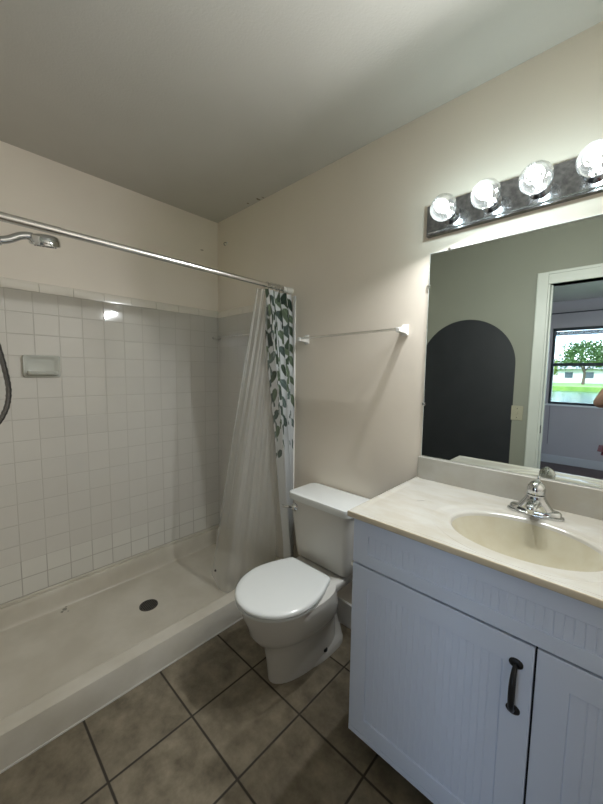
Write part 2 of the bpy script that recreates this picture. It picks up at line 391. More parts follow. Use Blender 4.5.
setp(part('curtain_pole', bm, m_winf), 'thin dark curtain pole above the bedroom window, seen in the mirror', 'curtain rod')

# ---------------------------------------------------------------- outdoors through the bedroom window
m_grass = noisy('lawn', (.10, .20, .03), (.16, .27, .05), .8, .9)
m_water = noisy('lake_water', (.06, .10, .10), (.08, .12, .12), .3, .12, bstr=.4, bscale=3, bdist=.05)
bm = box(B(), -60, 60, -16, -5.25, -.45, -.15); setp(part('ground', bm, m_grass, smooth=False), 'near lawn outside the bedroom window', 'ground', None, 'structure')
bm = box(B(), -60, 60, -52, -16, -.8, -.55); setp(part('lake', bm, m_water, smooth=False), 'flat lake water beyond the bedroom window', 'lake', None, 'structure')
bm = box(B(), -90, 90, -140, -52, -.7, .0)
setp(part('ground', bm, m_grass, smooth=False), 'green far bank across the lake, seen through the window', 'ground', None, 'structure')
def tree(x, y, h, r, c1, c2, label, seed):
    rnd = random.Random(seed)
    t = thing('tree', (x, y, 0), label, 'tree', None)
    bm = B(); tube(bm, smoothpts([(x, y, -.05), (x+.1, y, h*.25), (x-.05, y, h*.5)], 3), [.22-.02*i for i in range(7)], 8)
    for a in range(3): tube(bm, [(x, y, h*.3), (x+math.cos(a*2.1)*r*.5, y+math.sin(a*2.1)*r*.5, h*.62)], [.12, .05], 6)
    part('trunk', bm, mat('bark_%d' % seed, (.10, .075, .05), .9), t)
    bm = B()
    for k in range(2600):
        a = rnd.random()*2*PI; e = math.asin(rnd.random()*1.7-.7); q = r*(.55+.45*rnd.random()) * (1+.22*math.sin(3*a+seed)*math.cos(4*e))
        c = Vector((x+q*math.cos(a)*math.cos(e), y+q*math.sin(a)*math.cos(e), h-r*.72+q*math.sin(e)*.78))
        u = Vector((rnd.gauss(0, 1), rnd.gauss(0, 1), rnd.gauss(0, 1))).normalized(); v = u.orthogonal().normalized()
        s = .13+.13*rnd.random()
        vs = [bm.verts.new(c+u*s), bm.verts.new(c+v*s*.6), bm.verts.new(c-u*s), bm.verts.new(c-v*s*.6)]
        bm.faces.new(vs)
    part('foliage', bm, noisy('leaves_%d' % seed, c1, c2, .9, .8), t, smooth=False)
tree(-1.9, -66, 6.6, 3.3, (.035, .085, .02), (.09, .16, .045), 'large round green tree on the far bank, seen through the window', 3)
tree(-6.2, -60, 3.9, 1.9, (.16, .22, .05), (.24, .30, .08), 'small yellow green tree left of the large one across the lake', 5)
tree(5.2, -70, 5.6, 2.9, (.05, .10, .03), (.10, .17, .05), 'green tree at the right end of the far bank', 8)
tree(-9.5, -68, 5.2, 2.6, (.06, .12, .03), (.12, .19, .06), 'bushy tree at the left end of the far bank', 11)
hs = thing('house', (-4, -80, 0), 'low white house with grey roof behind the trees across the lake', 'house')
part('wall', box(B(), -10, 3, -86, -80, 0, 2.7), mat('white_stucco', (.6, .6, .58), .8), hs, smooth=False)
part('roof', polyprism(B(), [(-87, 2.6), (-79, 2.6), (-83, 4.2)], 'x', -10.6, 3.6), mat('grey_shingle', (.25, .25, .26), .9), hs, smooth=False)
for x in (-8.5, -5.5, -2.5, .5): part('window', box(B(), x, x+1.2, -80.02, -79.95, .9, 2.0), mat('house_glass_%d' % int(x*2), (.05, .07, .09), .2), hs, smooth=False)

# ---------------------------------------------------------------- shower base
XC, HC, PT = .7787, .1335, .176
sp = thing('shower_pan', (.39, -.765, 0), 'almond acrylic shower base with raised curb and black drain', 'shower base')
def panz(x, y):
    dx, dy = .362, -.712
    fl = .042 + .022*min(1, math.hypot((x-dx)*1.1, (y-dy)*.75)/.55)      # fall to the drain
    def ramp(t): t = max(0, min(1, t)); return t*t*(3-2*t)
    z = fl
    zl = ramp((.062-x)/.032)          # rear ledge
    z = z+(PT-.012-z)*zl if x < .062 else z
    ze = max(ramp((y+.075)/.035), ramp((YS+.075-y)/.035))
    z = max(z, z+(PT-.012-z)*ze)
    zc = ramp((x-(XC-.115))/.045)
    zt = HC if x > XC-.115 else 0
    if x > XC-.115: z = max(z, fl+(HC-fl)*zc) if ze < .01 else max(z, fl+(HC-fl)*zc)
    return z
bm = B(); xs = sorted(set([round(v, 4) for v in list(np.linspace(.012, .07, 16))+list(np.linspace(.07, XC-.12, 34))+list(np.linspace(XC-.12, XC-.004, 22))]))
ys = list(np.linspace(-.008, -.08, 16))+list(np.linspace(-.08, YS+.08, 80))[1:]+list(np.linspace(YS+.08, YS+.004, 16))[1:]
g = [[bm.verts.new((x, y, panz(x, y))) for y in ys] for x in xs]
for i in range(len(xs)-1):
    for k in range(len(ys)-1): bm.faces.new((g[i][k], g[i][k+1], g[i+1][k+1], g[i+1][k]))
# outer curb face with a rounded top edge and slight lip at the floor
rows = [[bm.verts.new((x, y, z)) for y in ys] for x, z in ((XC-.001, HC-.001), (XC, HC-.005), (XC, .0))]
prev = g[-1]
for rw in rows:
    for k in range(len(ys)-1): bm.faces.new((prev[k], prev[k+1], rw[k+1], rw[k]))
    prev = rw
part('basin', bm, m_pan, sp, angle=50)
bm = B(); polyprism(bm, [(.0065, PT-.020), (.016, PT-.020), (.016, PT-.004), (.012, PT), (.0065, PT)], 'y', -.0065, YS+.002)
polyprism(bm, [(-.0065, PT-.020), (-.016, PT-.020), (-.016, PT-.004), (-.012, PT), (-.0065, PT)], 'x', .0065, XC-.002)
part('tiling_flange', bm, m_pan, sp)
bm = B(); box(bm, XC, XC+.004, YS, -.012, 0, .006); part('caulk_line', bm, mat('caulk', (.55, .53, .48), .5), sp)
DRN = (.362, -.712)
zc = panz(*DRN)
bm = B(); lathe(bm, (*DRN, zc+.0005), (0, 0, 1), [(0, .050), (.004, .049), (.0045, .044), (.001, .043)], 36); dr = part('drain_ring', bm, mat('dull_drain_metal', (.10, .095, .085), .4, .7), sp)
bm = B(); lathe(bm, (*DRN, zc+.001), (0, 0, 1), [(0, .043), (.002, .043)], 30); part('drain_cover', bm, m_rubber, sp)
bm = B()
for k in range(-4, 5):
    for l in range(-4, 5):
        if math.hypot(k, l) < 4.6: lathe(bm, (DRN[0]+k*.009, DRN[1]+l*.009, zc+.003), (0, 0, 1), [(0, .0028), (.001, .0022)], 6)
part('drain_grid', bm, mat('drain_grid_metal', (.16, .15, .13), .4, .8), sp)
chips_bm = B()
for (x, y, r) in ((.085, -1.055, .013), (.100, -1.07, .009), (.070, -1.045, .006), (.115, -1.045, .005)):
    n = 9; z = panz(x, y)
    lo = [Vector((x+r*(.6+.5*random.random())*math.cos(2*PI*k/n), y+r*(.6+.5*random.random())*math.sin(2*PI*k/n), z+.0012)) for k in range(n)]
    loft(chips_bm, [lo, [p+Vector((0, 0, .0008)) for p in lo]])
part('patch_mark', chips_bm, mat('grey_patch', (.27, .26, .22), .8), sp, smooth=False)

# ---------------------------------------------------------------- soap dish
sd = thing('soap_dish', (0.006, -1.085, 1.33), 'white ceramic soap dish set in the tiled shower wall', 'soap dish')
bm = B(); y0, y1, z0, z1 = -1.165, -1.005, 1.335, 1.450
def yzring(cy, cz, hy, hz, r, x): return [(x, p[0], p[1]) for p in [(q[0], q[1]) for q in rrect(cy, cz, hy, hz, r, 0)]]
cyy, czz = (y0+y1)/2, (z0+z1)/2
loft(bm, [yzring(cyy, czz, .080, .058, .012, .006), yzring(cyy, czz, .080, .058, .012, .014), yzring(cyy, czz, .077, .055, .011, .022),
          yzring(cyy, czz+.003, .070, .048, .014, .022), yzring(cyy, czz+.003, .060, .040, .022, .011), yzring(cyy, czz+.003, .050, .030, .022, .008)])
part('back_plate', bm, m_dish, sd, angle=50)
bm = B()
prof = [(.012, 1.352), (.050, 1.352), (.058, 1.358), (.060, 1.370), (.055, 1.372), (.050, 1.364), (.014, 1.362)]
rings = []
for k in range(21):
    t = k/20*2-1; s = 1-.35*max(0, abs(t)-.8)/.2
    dip = .006*math.exp(-(t/.12)**2)
    rings.append([(.012+(x-.012)*s, cyy+t*.066, z-.004-(dip if z > 1.36 else 0)) for x, z in prof])
loft(bm, rings); part('tray', bm, m_dish, sd, angle=60)

# ---------------------------------------------------------------- shower rod, curtain, liner
RX, RZ = .775, 1.856
rod = thing('shower_rod', (RX, -.76, RZ), 'silver shower curtain rod spanning the shower', 'curtain rod')
part('rod', tube(B(), [(RX, -.07, RZ), (RX, YS+.001, RZ)], .0125, 20), m_brush, rod)
part('rod_sleeve', tube(B(), [(RX, -1.135, RZ), (RX, YS+.0015, RZ)], .0140, 20), m_brush, rod)
bm = B(); lathe(bm, (RX, 0, RZ), (0, -1, 0), [(0, .019), (.06, .016), (.072, .015), (.072, .012)], 22); part('end_cap', bm, m_ceramic, rod)
bm = B(); lathe(bm, (RX, YS, RZ), (0, 1, 0), [(0, .02), (.05, .017)], 22); part('end_cap', bm, m_ceramic, rod)

def curtain():
    nu, nv = 300, 360; Wd, Ht = .85, 1.70
    u = np.linspace(0, 1, nu)[None, :]; v = np.linspace(0, 1, nv)[:, None]
    z = 1.832 - v*Ht + 0*u
    # the bunch is wide at the rod and closes towards the end wall further down
    yl = np.interp(v[:, 0], [0, .15, .36, .64, .9, 1], [-.205, -.19, -.150, -.095, -.05, -.045])[:, None]
    yr = np.interp(v[:, 0], [0, .1, 1], [-.022, -.020, -.020])[:, None]
    nf = 4.3; ph = 2*np.pi*nf*u + .35*np.sin(7*v) + .9*np.sin(5*u+2*v)
    amp = np.interp(v[:, 0], [0, .08, .5, 1], [.020, .036, .036, .028])[:, None]*(1+.3*np.sin(11*u+1))
    y = yl + (yr-yl)*(u + .028*np.sin(2*ph))
    x = (RX + .018*np.minimum(1, v*3) + .012*np.maximum(0, v-.3)) + amp*np.sin(ph) + .004*np.sin(14*v+9*u)
    x = np.where(z < .22, np.maximum(x, XC+.006), x)
    co = np.stack([x, y+0*z, z], -1).reshape(-1, 3)
    uu = (u*Wd + 0*v); vv = (v*Ht + 0*u)
    col = np.empty((nv, nu, 3)); col[:] = (.74, .76, .77)
    rnd = random.Random(12)
    greens = [(.020, .040, .026), (.055, .085, .050), (.15, .20, .13), (.085, .12, .105), (.13, .18, .165), (.20, .26, .245)]
    for s in range(8):
        u0 = .04+s*.108; top = 0; bot = rnd.choice([.3, .6, .8, .95]); k = 0; vp = .01
        ua = rnd.uniform(-.03, .03)
        stem = np.abs(uu-(u0+ua*np.sin(vv*5+s))) < .0022
        col[stem & (vv < bot)] = (.09, .13, .08)
        while vp < bot:
            side = 1 if k % 2 else -1; sz = rnd.uniform(.026, .042)*(1.15-.35*vp)
            cu = u0+ua*math.sin(vp*5+s)+side*sz*1.1; cv = vp+.01; an = side*rnd.uniform(.5, 1.0)
            du, dv = uu-cu, vv-cv
            a = du*math.sin(an)+dv*math.cos(an); b = du*math.cos(an)-dv*math.sin(an)
            d = (a/(sz*1.35))**2 + (b/(sz*.62*(1-.0)))**2
            c = greens[min(5, int(rnd.random()*3+vp*3.2))]
            msk = d < 1; col[msk] = c
            col[msk & (np.abs(b) < .0014)] = tuple(min(1, q*1.8) for q in c)
            vp += rnd.uniform(.030, .052)*(1+.5*vp); k += 1
    me = bpy.data.meshes.new('curtain_cloth')
    idx = np.arange(nu*nv).reshape(nv, nu)
    f = np.stack([idx[:-1, :-1], idx[:-1, 1:], idx[1:, 1:], idx[1:, :-1]], -1).reshape(-1, 4)
    org = np.array([RX, -.11, .13]); me.from_pydata((co-org).tolist(), [], f.tolist())
    at = me.color_attributes.new('print', 'FLOAT_COLOR', 'POINT')
    at.data.foreach_set('color', np.concatenate([col.reshape(-1, 3), np.ones((nu*nv, 1))], 1).ravel())
    me.polygons.foreach_set('use_smooth', [True]*len(me.polygons)); me.materials.append(m_cloth)
    t = thing('shower_curtain', tuple(org), 'white shower curtain with green leaf print bunched at the end of the rod', 'shower curtain')
    o = bpy.data.objects.new('cloth', me); C.objects.link(o); o.parent = t
    so = o.modifiers.new('thickness', 'SOLIDIFY'); so.thickness = .0008
    for k in range(6):
        y = -.19+k*.028
        bm = B(); ring = [(RX+.017*math.sin(a), y+.003*math.sin(a), RZ-.004+.021*math.cos(a)) for a in [2*PI*q/16 for q in range(17)]]
        tube(bm, ring, .0013, 6, cap=False); part('ring', bm, m_chrome, t)
curtain()

def liner():
    nu, nv = 120, 90
    bot = smoothpts([(.432, -.345, .090), (.50, -.350, .066), (.575, -.372, .066), (.625, -.34, .075), (.655, -.28, .105), (.69, -.22, .16), (.70, -.15, .16), (.715, -.06, .16)], 14)
    bl_ = np.array([tuple(p) for p in bot]); s = np.r_[0, np.cumsum(np.linalg.norm(np.diff(bl_, axis=0), axis=1))]; s /= s[-1]
    uu = np.linspace(0, 1, nu); bx, by, bz = [np.interp(uu, s, bl_[:, i]) for i in range(3)]
    co = []
    for jn in range(nv):
        v = jn/(nv-1)
        e = v**1.15
        for i in range(nu):
            u = uu[i]
            tx = RX-.026; ty = -.235+.20*u; tz = 1.835
            rip = math.sin(2*PI*4.6*u+1.1*math.sin(3*v))*(.020*(1-v)+.014*v*(1-.5*v)) + .006*math.sin(2*PI*15*u+4*v)*(1-v)
            x = tx+(bx[i]-tx)*e; y = ty+(by[i]-ty)*(v**1.0); z = tz+(bz[i]-tz)*v
            co.append((min(x-rip*(.75), RX-.008 if z > .2 else 9), y+rip*.5*v - .012*math.sin(PI*v), z))
    idx = np.arange(nu*nv).reshape(nv, nu)
    f = np.stack([idx[:-1, :-1], idx[:-1, 1:], idx[1:, 1:], idx[1:, :-1]], -1).reshape(-1, 4)
    t = thing('shower_liner', (.6, -.25, .05), 'clear plastic shower liner gathered and trailing into the shower base', 'shower liner')
    me = bpy.data.meshes.new('vinyl_sheet'); me.from_pydata([tuple(Vector(c)-t.location) for c in co], [], f.tolist())
    me.polygons.foreach_set('use_smooth', [True]*len(me.polygons)); me.materials.append(m_liner)
    o = bpy.data.objects.new('vinyl_sheet', me); C.objects.link(o); o.parent = t
    P = lambda jn, i: Vector(co[jn*nu+i])
    # thicker welded hems down the free edge and along the bottom
    part('edge_hem', tube(B(), [P(jn, 0) for jn in range(0, nv, 3)]+[P(nv-1, 0)], .0026, 6), m_liner, t)
    part('bottom_hem', tube(B(), [P(nv-1, i) for i in range(0, nu, 2)], .0026, 6), m_liner, t)
    c = P(nv-4, 7); bm = B(); lathe(bm, c-Vector((-.004, .004, 0)), (1, -1, .1), [(-.002, .006), (.003, .006)], 14); part('magnet', bm, m_rubber, t)
liner()

# clear bar inside the shower on the end wall
gb = thing('grab_bar', (.35, -.05, 1.622), 'clear acrylic bar on the shower end wall, partly behind the liner', 'towel bar')
part('bar', tube(B(), [(.02, -.05, 1.622), (.66, -.05, 1.622)], .006, 12), m_bar, gb)
bm = B(); lathe(bm, (.022, -.006, 1.622), (0, -1, 0), [(0, .020), (.006, .018), (.010, .010), (.040, .009), (.056, .012)], 18); part('post', bm, m_bar, gb)
bm = B(); lathe(bm, (.64, -.006, 1.622), (0, -1, 0), [(0, .020), (.006, .018), (.010, .010), (.040, .009), (.056, .012)], 18); part('post', bm, m_bar, gb)
bm = B(); lathe(bm, (.022, -.062, 1.622), (0, -1, 0), [(0, .006), (.003, .005)], 10); part('screw', bm, m_chrome, gb)

# wall hook above the tile
hk = thing('wall_hook', (.119, 0, 2.27), 'small screw hook high on the wall in the shower corner', 'hook')
bm = B(); lathe(bm, (.119, 0, 2.291), (0, -1, 0), [(0, .010), (.003, .009), (.004, .004)], 14); part('base_plate', bm, m_ceramic, hk)
bm = B(); tube(bm, smoothpts([(.119, -.003, 2.291), (.119, -.018, 2.290), (.119, -.026, 2.280), (.119, -.020, 2.270), (.119, -.012, 2.272)], 4), .0022, 8); part('hook', bm, m_black, hk)

# shower head
sx = .42
sh = thing('shower_fixture', (sx, YS, 1.95), 'chrome shower head on a curved arm with hanging hose', 'shower head')
bm = B(); lathe(bm, (sx, YS, 1.90), (0, 1, 0), [(0, .032), (.004, .031), (.012, .014)], 24); part('wall_flange', bm, m_chrome, sh)
arm = smoothpts([(sx, YS, 1.90), (sx, YS+.10, 1.893), (sx, -1.34, 1.868), (sx, -1.25, 1.885), (sx, -1.195, 1.917), (sx, -1.155, 1.925), (sx, -1.135, 1.921)], 6)
bm = B(); tube(bm, arm, [.0150]*30+[.0145]*(len(arm)-30), 16); part('arm', bm, m_chrome, sh)
bm = B(); lathe(bm, (sx, -1.275, 1.876), (0, .93, .36), [(-.014, .017), (-.012, .019), (.012, .019), (.014, .017)], 20); part('collar', bm, m_chrome, sh)
bm = B(); lathe(bm, (sx+.006, -1.120, 1.945), (-.28, .10, -.95), [(0, .016), (.003, .036), (.008, .046), (.014, .051), (.034, .055), (.044, .055), (.047, .051), (.048, .045)], 32)
hd = part('head', bm, m_chrome, sh)
bm = B()
for rr_, nn in ((.012, 6), (.024, 12), (.036, 18)):
    for k in range(nn):
        a = 2*PI*k/nn; lathe(bm, (sx-.0075+rr_*math.cos(a), -1.115+rr_*math.sin(a), 1.8995+.1*rr_*math.sin(a)-.29*rr_*math.cos(a)), (-.28, .1, -.95), [(0, .0022), (.004, .0018)], 6)
part('nozzle', bm, m_rubber, hd)
hose = smoothpts([(sx-.03, -1.34, 1.862), (sx-.05, -1.345, 1.80), (sx-.08, -1.33, 1.66), (.32, -1.285, 1.50), (.31, -1.262, 1.38), (.30, -1.252, 1.28), (.30, -1.268, 1.195), (.30, -1.31, 1.13), (.30, -1.38, 1.12), (.31, -1.44, 1.20), (.34, -1.47, 1.45), (sx-.02, -1.46, 1.80), (sx, -1.45, 1.885)], 10)
bm = B(); hr = [.0102+.0009*math.sin(i*2.2) for i in range(len(hose))]; tube(bm, hose, hr, 10); part('hose', bm, mat('dark_chrome_hose', (.17, .17, .17), .25, 1), sh)

# ---------------------------------------------------------------- toilet
TX = 1.185
to = thing('toilet', (TX, -.30, 0), 'white two piece toilet with closed lid beside the vanity', 'toilet')
def egg(z, fr, bk, hw, n=40, pw=2.0, cy=None, pb=3.0):
    """plan ring: round towards the front (-y), squarer at the back"""
    c = cy if cy is not None else (fr+bk)/2 + (bk-fr)*.10
    out = []
    for k in range(n):
        a = 2*PI*k/n; sx_, sy_ = math.cos(a), math.sin(a)
        p = pw if sy_ < 0 else pb
        ex = math.copysign(abs(sx_)**(2/p), sx_); ey = math.copysign(abs(sy_)**(2/p), sy_)
        out.append((TX+hw*ex, c+(ey*(bk-c) if sy_ > 0 else ey*(c-fr)), z))
    return out
bm = B()
loft(bm, [egg(0, -.517, -.10, .095), egg(.012, -.519, -.10, .097), egg(.05, -.522, -.11, .099), egg(.10, -.528, -.12, .103), egg(.15, -.538, -.13, .109), egg(.185, -.545, -.14, .112),
          egg(.225, -.590, -.15, .142), egg(.26, -.612, -.16, .160), egg(.30, -.622, -.17, .170), egg(.34, -.640, -.19, .180), egg(.375, -.646, -.20, .184), egg(.392, -.644, -.205, .182), egg(.395, -.630, -.215, .170)])
bowl = part('bowl', bm, m_china, to, angle=60)
bm = B()   # spreading foot behind the pedestal
loft(bm, [egg(0, -.40, -.06, .107, pw=2.6), egg(.014, -.40, -.06, .107, pw=2.6), egg(.03, -.39, -.065, .102, pw=2.6), egg(.07, -.34, -.07, .085, pw=2.6), egg(.14, -.32, -.09, .070, pw=2.6), egg(.25, -.31, -.10, .072, pw=2.6), egg(.37, -.30, -.08, .085, pw=2.6)])
part('foot', bm, m_china, to, angle=60)
for s in (-1, 1):
    bm = B(); lathe(bm, (TX+s*.096, -.25, .048), (s*.8, 0, .6), [(-.006, .0135), (.004, .013), (.005, .010)], 16); part('bolt_hole', bm, m_rubber, to)
bm = B(); loft(bm, [rrect(TX, -.17, .085, .125, .03, .28), rrect(TX, -.17, .125, .14, .03, .33), rrect(TX, -.185, .146, .165, .03, .36), rrect(TX, -.185, .150, .165, .03, .388), rrect(TX, -.185, .142, .158, .03, .3955)])
part('tank_deck', bm, m_china, to, angle=60)
bm = B(); loft(bm, [rrect(TX, -.112, .150, .070, .03, .398), rrect(TX, -.113, .166, .080, .032, .412), rrect(TX, -.114, .172, .086, .035, .46), rrect(TX, -.116, .186, .097, .038, .60), rrect(TX, -.116, .191, .100, .04, .715)])
part('tank', bm, m_china, to, angle=60)
bm = B(); loft(bm, [rrect(TX, -.117, .193, .102, .035, .713), rrect(TX, -.117, .200, .109, .035, .716), rrect(TX, -.117, .203, .111, .035, .740), rrect(TX, -.117, .200, .108, .035, .749), rrect(TX, -.117, .190, .098, .03, .752)])
part('tank_lid', bm, m_lid, to, angle=40)
lv = B(); lathe(lv, (TX-.152, -.214, .675), (0, -1, 0), [(0, .021), (.005, .021), (.011, .015), (.020, .011)], 20); fl = part('flush_lever', lv, m_chrome, to)
bm = B(); tube(bm, smoothpts([(TX-.150, -.226, .675), (TX-.175, -.236, .676), (TX-.205, -.240, .672), (TX-.222, -.240, .668)], 5), [.0070+.0015*math.sin(i/15*PI) for i in range(16)], 10); part('lever_arm', bm, m_chrome, fl)
LFR, LBK, LHW = -.668, -.255, .186
def lid_ring2(z, d=0):
    """round front half, sides drawing in to a straight back edge with rounded corners"""
    n = 30; out = []; yc = -.455; hw = LHW-d
    for k in range(n+1):
        a = PI + PI*k/n; out.append((TX+hw*math.cos(a), yc+(-yc+LFR+d)*-math.sin(a)*1.0, z))
    bh = .138-d; r = .030; yb = LBK-d
    side = [(hw-(hw-bh)*(t**1.7), yc+(yb-r-yc)*t) for t in [q/10 for q in range(1, 11)]]
    cor = [(bh-r+r*math.cos(PI/2*q/5), yb-r+r*math.sin(PI/2*q/5)) for q in range(1, 6)]
    right = side+cor
    out += [(TX+x, y, z) for x, y in right]+[(TX-x, y, z) for x, y in right[::-1]]
    return out
bm = B(); loft(bm, [lid_ring2(.398, .008), lid_ring2(.400, .003), lid_ring2(.410, .002), lid_ring2(.412, .006)]); part('seat', bm, m_lid, to, angle=50)
bm = B(); loft(bm, [lid_ring2(.4145, .004), lid_ring2(.4165, .0), lid_ring2(.426, .0), lid_ring2(.431, .004), lid_ring2(.434, .012), lid_ring2(.4355, .026)]); part('lid', bm, m_lid, to, angle=50)
bm = B(); box(bm, TX-.09, TX+.09, -.262, -.236, .396, .414)
part('hinge', bm, m_lid, to, bevel=.005)

# ---------------------------------------------------------------- vanity cabinet and top
VX0, VX1, VF, CH = 1.6076, 2.655, -.5199, .9194
va = thing('vanity_cabinet', ((VX0+VX1)/2, -.26, 0), 'white beadboard vanity cabinet with black door handle', 'cabinet')
bm = B(); box(bm, VX0, VX0+.016, VF+.018, -.002, .114, CH-.021); box(bm, VX1-.016, VX1, VF+.018, -.002, .114, CH-.021)
box(bm, VX0+.016, VX1-.016, VF+.018, -.002, .114, .13); box(bm, VX0+.016, VX1-.016, -.014, -.002, .13, CH-.021)
box(bm, VX0+.016, VX1-.016, VF+.018, VF+.034, .72, CH-.021); box(bm, VX0+.016, VX1-.016, VF+.018, VF+.034, .13, .15); box(bm, 2.10, 2.16, VF+.018, VF+.034, .15, .72)
part('body', bm, m_cab, va, smooth=False)
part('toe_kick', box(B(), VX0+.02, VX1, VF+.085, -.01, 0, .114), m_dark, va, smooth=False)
part('bottom_rail', box(B(), VX0-.001, VX1, VF+.001, VF+.020, .112, .132), m_cab, va, bevel=.001)
part('dark_reveal', box(B(), VX0+.012, VX1, VF+.014, VF+.0185, .13, .75), m_dark, va, smooth=False)
def panel(x0, x1, z0, z1, ix0, ix1, iz0, iz1, bead=.0185, depth=.0028, step=True):
    """a door front: flat border, recessed field with vertical beads, built as a fine relief"""
    xs = [x0, x0+.0015, ix0-.0015]
    x = ix0+.001
    xs += [ix0, ix0+.0012]
    n = int((ix1-ix0-.01)/bead); off = (ix1-ix0-n*bead)/2
    grooves = [ix0+off+k*bead for k in range(1, n)]
    for gx in grooves: xs += [gx-.0019, gx-.0006, gx+.0006, gx+.0019]
    xs += [ix1-.0012, ix1, ix1+.0015, x1-.0015, x1]
    zs = [z0, z0+.0015, iz0-.0015, iz0, iz0+.0012, iz1-.0012, iz1, iz1+.0015, z1-.0015, z1]
    xs = sorted(set(xs))
    def dep(x, z):
        if x <= x0+1e-6 or x >= x1-1e-6 or z <= z0+1e-6 or z >= z1-1e-6: return .0015
        if x < ix0-.0005 or x > ix1+.0005 or z < iz0-.0005 or z > iz1+.0005: return 0.
        if x <= ix0+.0005 or x >= ix1-.0005 or z <= iz0+.0005 or z >= iz1-.0005: return depth+.0012
        for gx in grooves:
            if abs(x-gx) < .001: return depth+.0012
        return depth
    bm = B(); g = [[bm.verts.new((x, VF+dep(x, z), z)) for z in zs] for x in xs]
    for i in range(len(xs)-1):
        for k in range(len(zs)-1): bm.faces.new((g[i][k], g[i+1][k], g[i+1][k+1], g[i][k+1]))
    # sides back to the carcass
    bnd = [g[i][0] for i in range(len(xs))]+[g[-1][k] for k in range(1, len(zs))]+[g[i][-1] for i in range(len(xs)-2, -1, -1)]+[g[0][k] for k in range(len(zs)-2, 0, -1)]
    bk = [bm.verts.new((v.co.x, VF+.0175, v.co.z)) for v in bnd]; n = len(bnd)
    for i in range(n): bm.faces.new((bnd[i], bnd[(i+1) % n], bk[(i+1) % n], bk[i]))
    bm.faces.new(bk)
    return bm
part('false_drawer_front', panel(VX0, VX1, .742, .898, 1.667, 2.59, .785, .845), m_cab, va, angle=12)
dA = part('cabinet_door', panel(VX0, 2.1265, .134, .7355, 1.670, 2.062, .191, .668), m_cab, va, angle=12)
dB = part('cabinet_door', panel(2.1315, VX1, .134, .7355, 2.196, 2.59, .191, .668), m_cab, va, angle=12)
hz0, hz1, hx = .552, .678, 2.0915
bm = B()
tube(bm, smoothpts([(hx, VF-.003, hz1-.004), (hx, VF-.018, hz1-.012), (hx, VF-.030, hz1-.032), (hx, VF-.033, (hz0+hz1)/2), (hx, VF-.030, hz0+.032), (hx, VF-.018, hz0+.012), (hx, VF-.003, hz0+.004)], 6),
     [.0055+.0022*math.sin(PI*i/36)**2 for i in range(37)], 14)
hd = part('handle', bm, m_black, dA)
for z in (hz0+.002, hz1-.002):
    bm = B(); lathe(bm, (hx, VF, z), (0, -1, 0), [(0, .0155), (.0025, .0155), (.005, .012), (.006, .007)], 22)
    for v in bm.verts: v.co.z = z+(v.co.z-z)*.8
    part('rosette', bm, m_black, hd)
bm = B(); box(bm, VX0-.012, VX0, VF+.004, VF+.018, .718, .730); part('bumper', bm, m_ceramic, va, bevel=.003)

# cultured marble top with moulded oval basin
ct = thing('countertop', (2.12, -.27, CH-.02), 'cream cultured marble vanity top with moulded oval sink', 'countertop')
SX, SY, SA, SB = 2.052, -.322, .192, .146
CX0, CX1, CY0 = 1.597, 2.66, -.5439
def topz(x, y):
    q = math.hypot((x-SX)/SA, (y-SY)/SB); q2 = math.hypot((x-SX)/.245, (y-SY+.006)/.196)
    z = CH
    def ss(t): t = max(0, min(1, t)); return t*t*(3-2*t)
    z -= .0035*ss((1.0-q2)/.05) * (1-ss((y+.165)/.012) if abs(x-SX) < .085 else 1)
    if q < 1.05: z -= .005*ss((1.05-q)/.07)
    if q < 1: z -= .125*(1-(q**2.6))*min(1, (1-q)/.02+.2) if q > .98 else .125*(1-(q**2.6))
    # raised drip edge round the front and left
    e = min(x-CX0, y-CY0); z += .003*(1-ss((e-.012)/.012))
    if y > -.03: z += .006*ss((y+.03)/.012)*0
    return z
NA = 264; x0_, x1_, y0_, y1_ = CX0+.002, CX1, CY0+.002, -.001
angs = sorted([2*PI*k/NA for k in range(NA)]+[math.atan2(cy-SY, cx-SX) % (2*PI) for cx in (x0_, x1_) for cy in (y0_, y1_)])
qs = list(np.linspace(.03, .9, 22))+list(np.linspace(.92, 1.06, 16))+list(np.linspace(1.08, 1.2, 6))
bm = B(); rings = []
def edge_t(a):
    c, s_ = math.cos(a), math.sin(a); t = 9
    if c > 1e-9: t = min(t, (x1_-SX)/c)
    if c < -1e-9: t = min(t, (x0_-SX)/c)
    if s_ > 1e-9: t = min(t, (y1_-SY)/s_)
    if s_ < -1e-9: t = min(t, (y0_-SY)/s_)
    return t
def ell_t(a): return 1/math.hypot(math.cos(a)/SA, math.sin(a)/SB)
for q in qs: rings.append([(SX+q*ell_t(a)*math.cos(a), SY+q*ell_t(a)*math.sin(a)) for a in angs])
for f in [k/34 for k in range(1, 31)]+[.91, .94, .965, .985, 1.0]:
    rings.append([(SX+t*math.cos(a), SY+t*math.sin(a)) for a in angs for t in [1.2*ell_t(a)+(edge_t(a)-1.2*ell_t(a))*f]])
vr = [[bm.verts.new((x, y, topz(x, y))) for x, y in rg] for rg in rings]
bm.faces.new(vr[0])
n_ = len(angs)
for k, (a, b) in enumerate(zip(vr, vr[1:])):
    for i in range(n_):
        f = bm.faces.new((a[i], a[(i+1) % n_], b[(i+1) % n_], b[i])); f.material_index = 1 if k < 28 else 0
for f in bm.faces:
    if len(f.verts) > 4: f.material_index = 1
deck = part('top', bm, (m_marble, m_bowl), ct, angle=70)
bm = B()  # rolled front and left edge
pf = [(.0021, .003), (.0008, .0022), (0, 0), (0, -.014), (.002, -.0165), (.03, -.0165)]
rings = []
for o, dz in pf: rings.append([(CX1, CY0+o, CH+dz), (CX0+o, CY0+o, CH+dz), (CX0+o, -.001, CH+dz)])
loft(bm, rings, cap=False, closed=False)
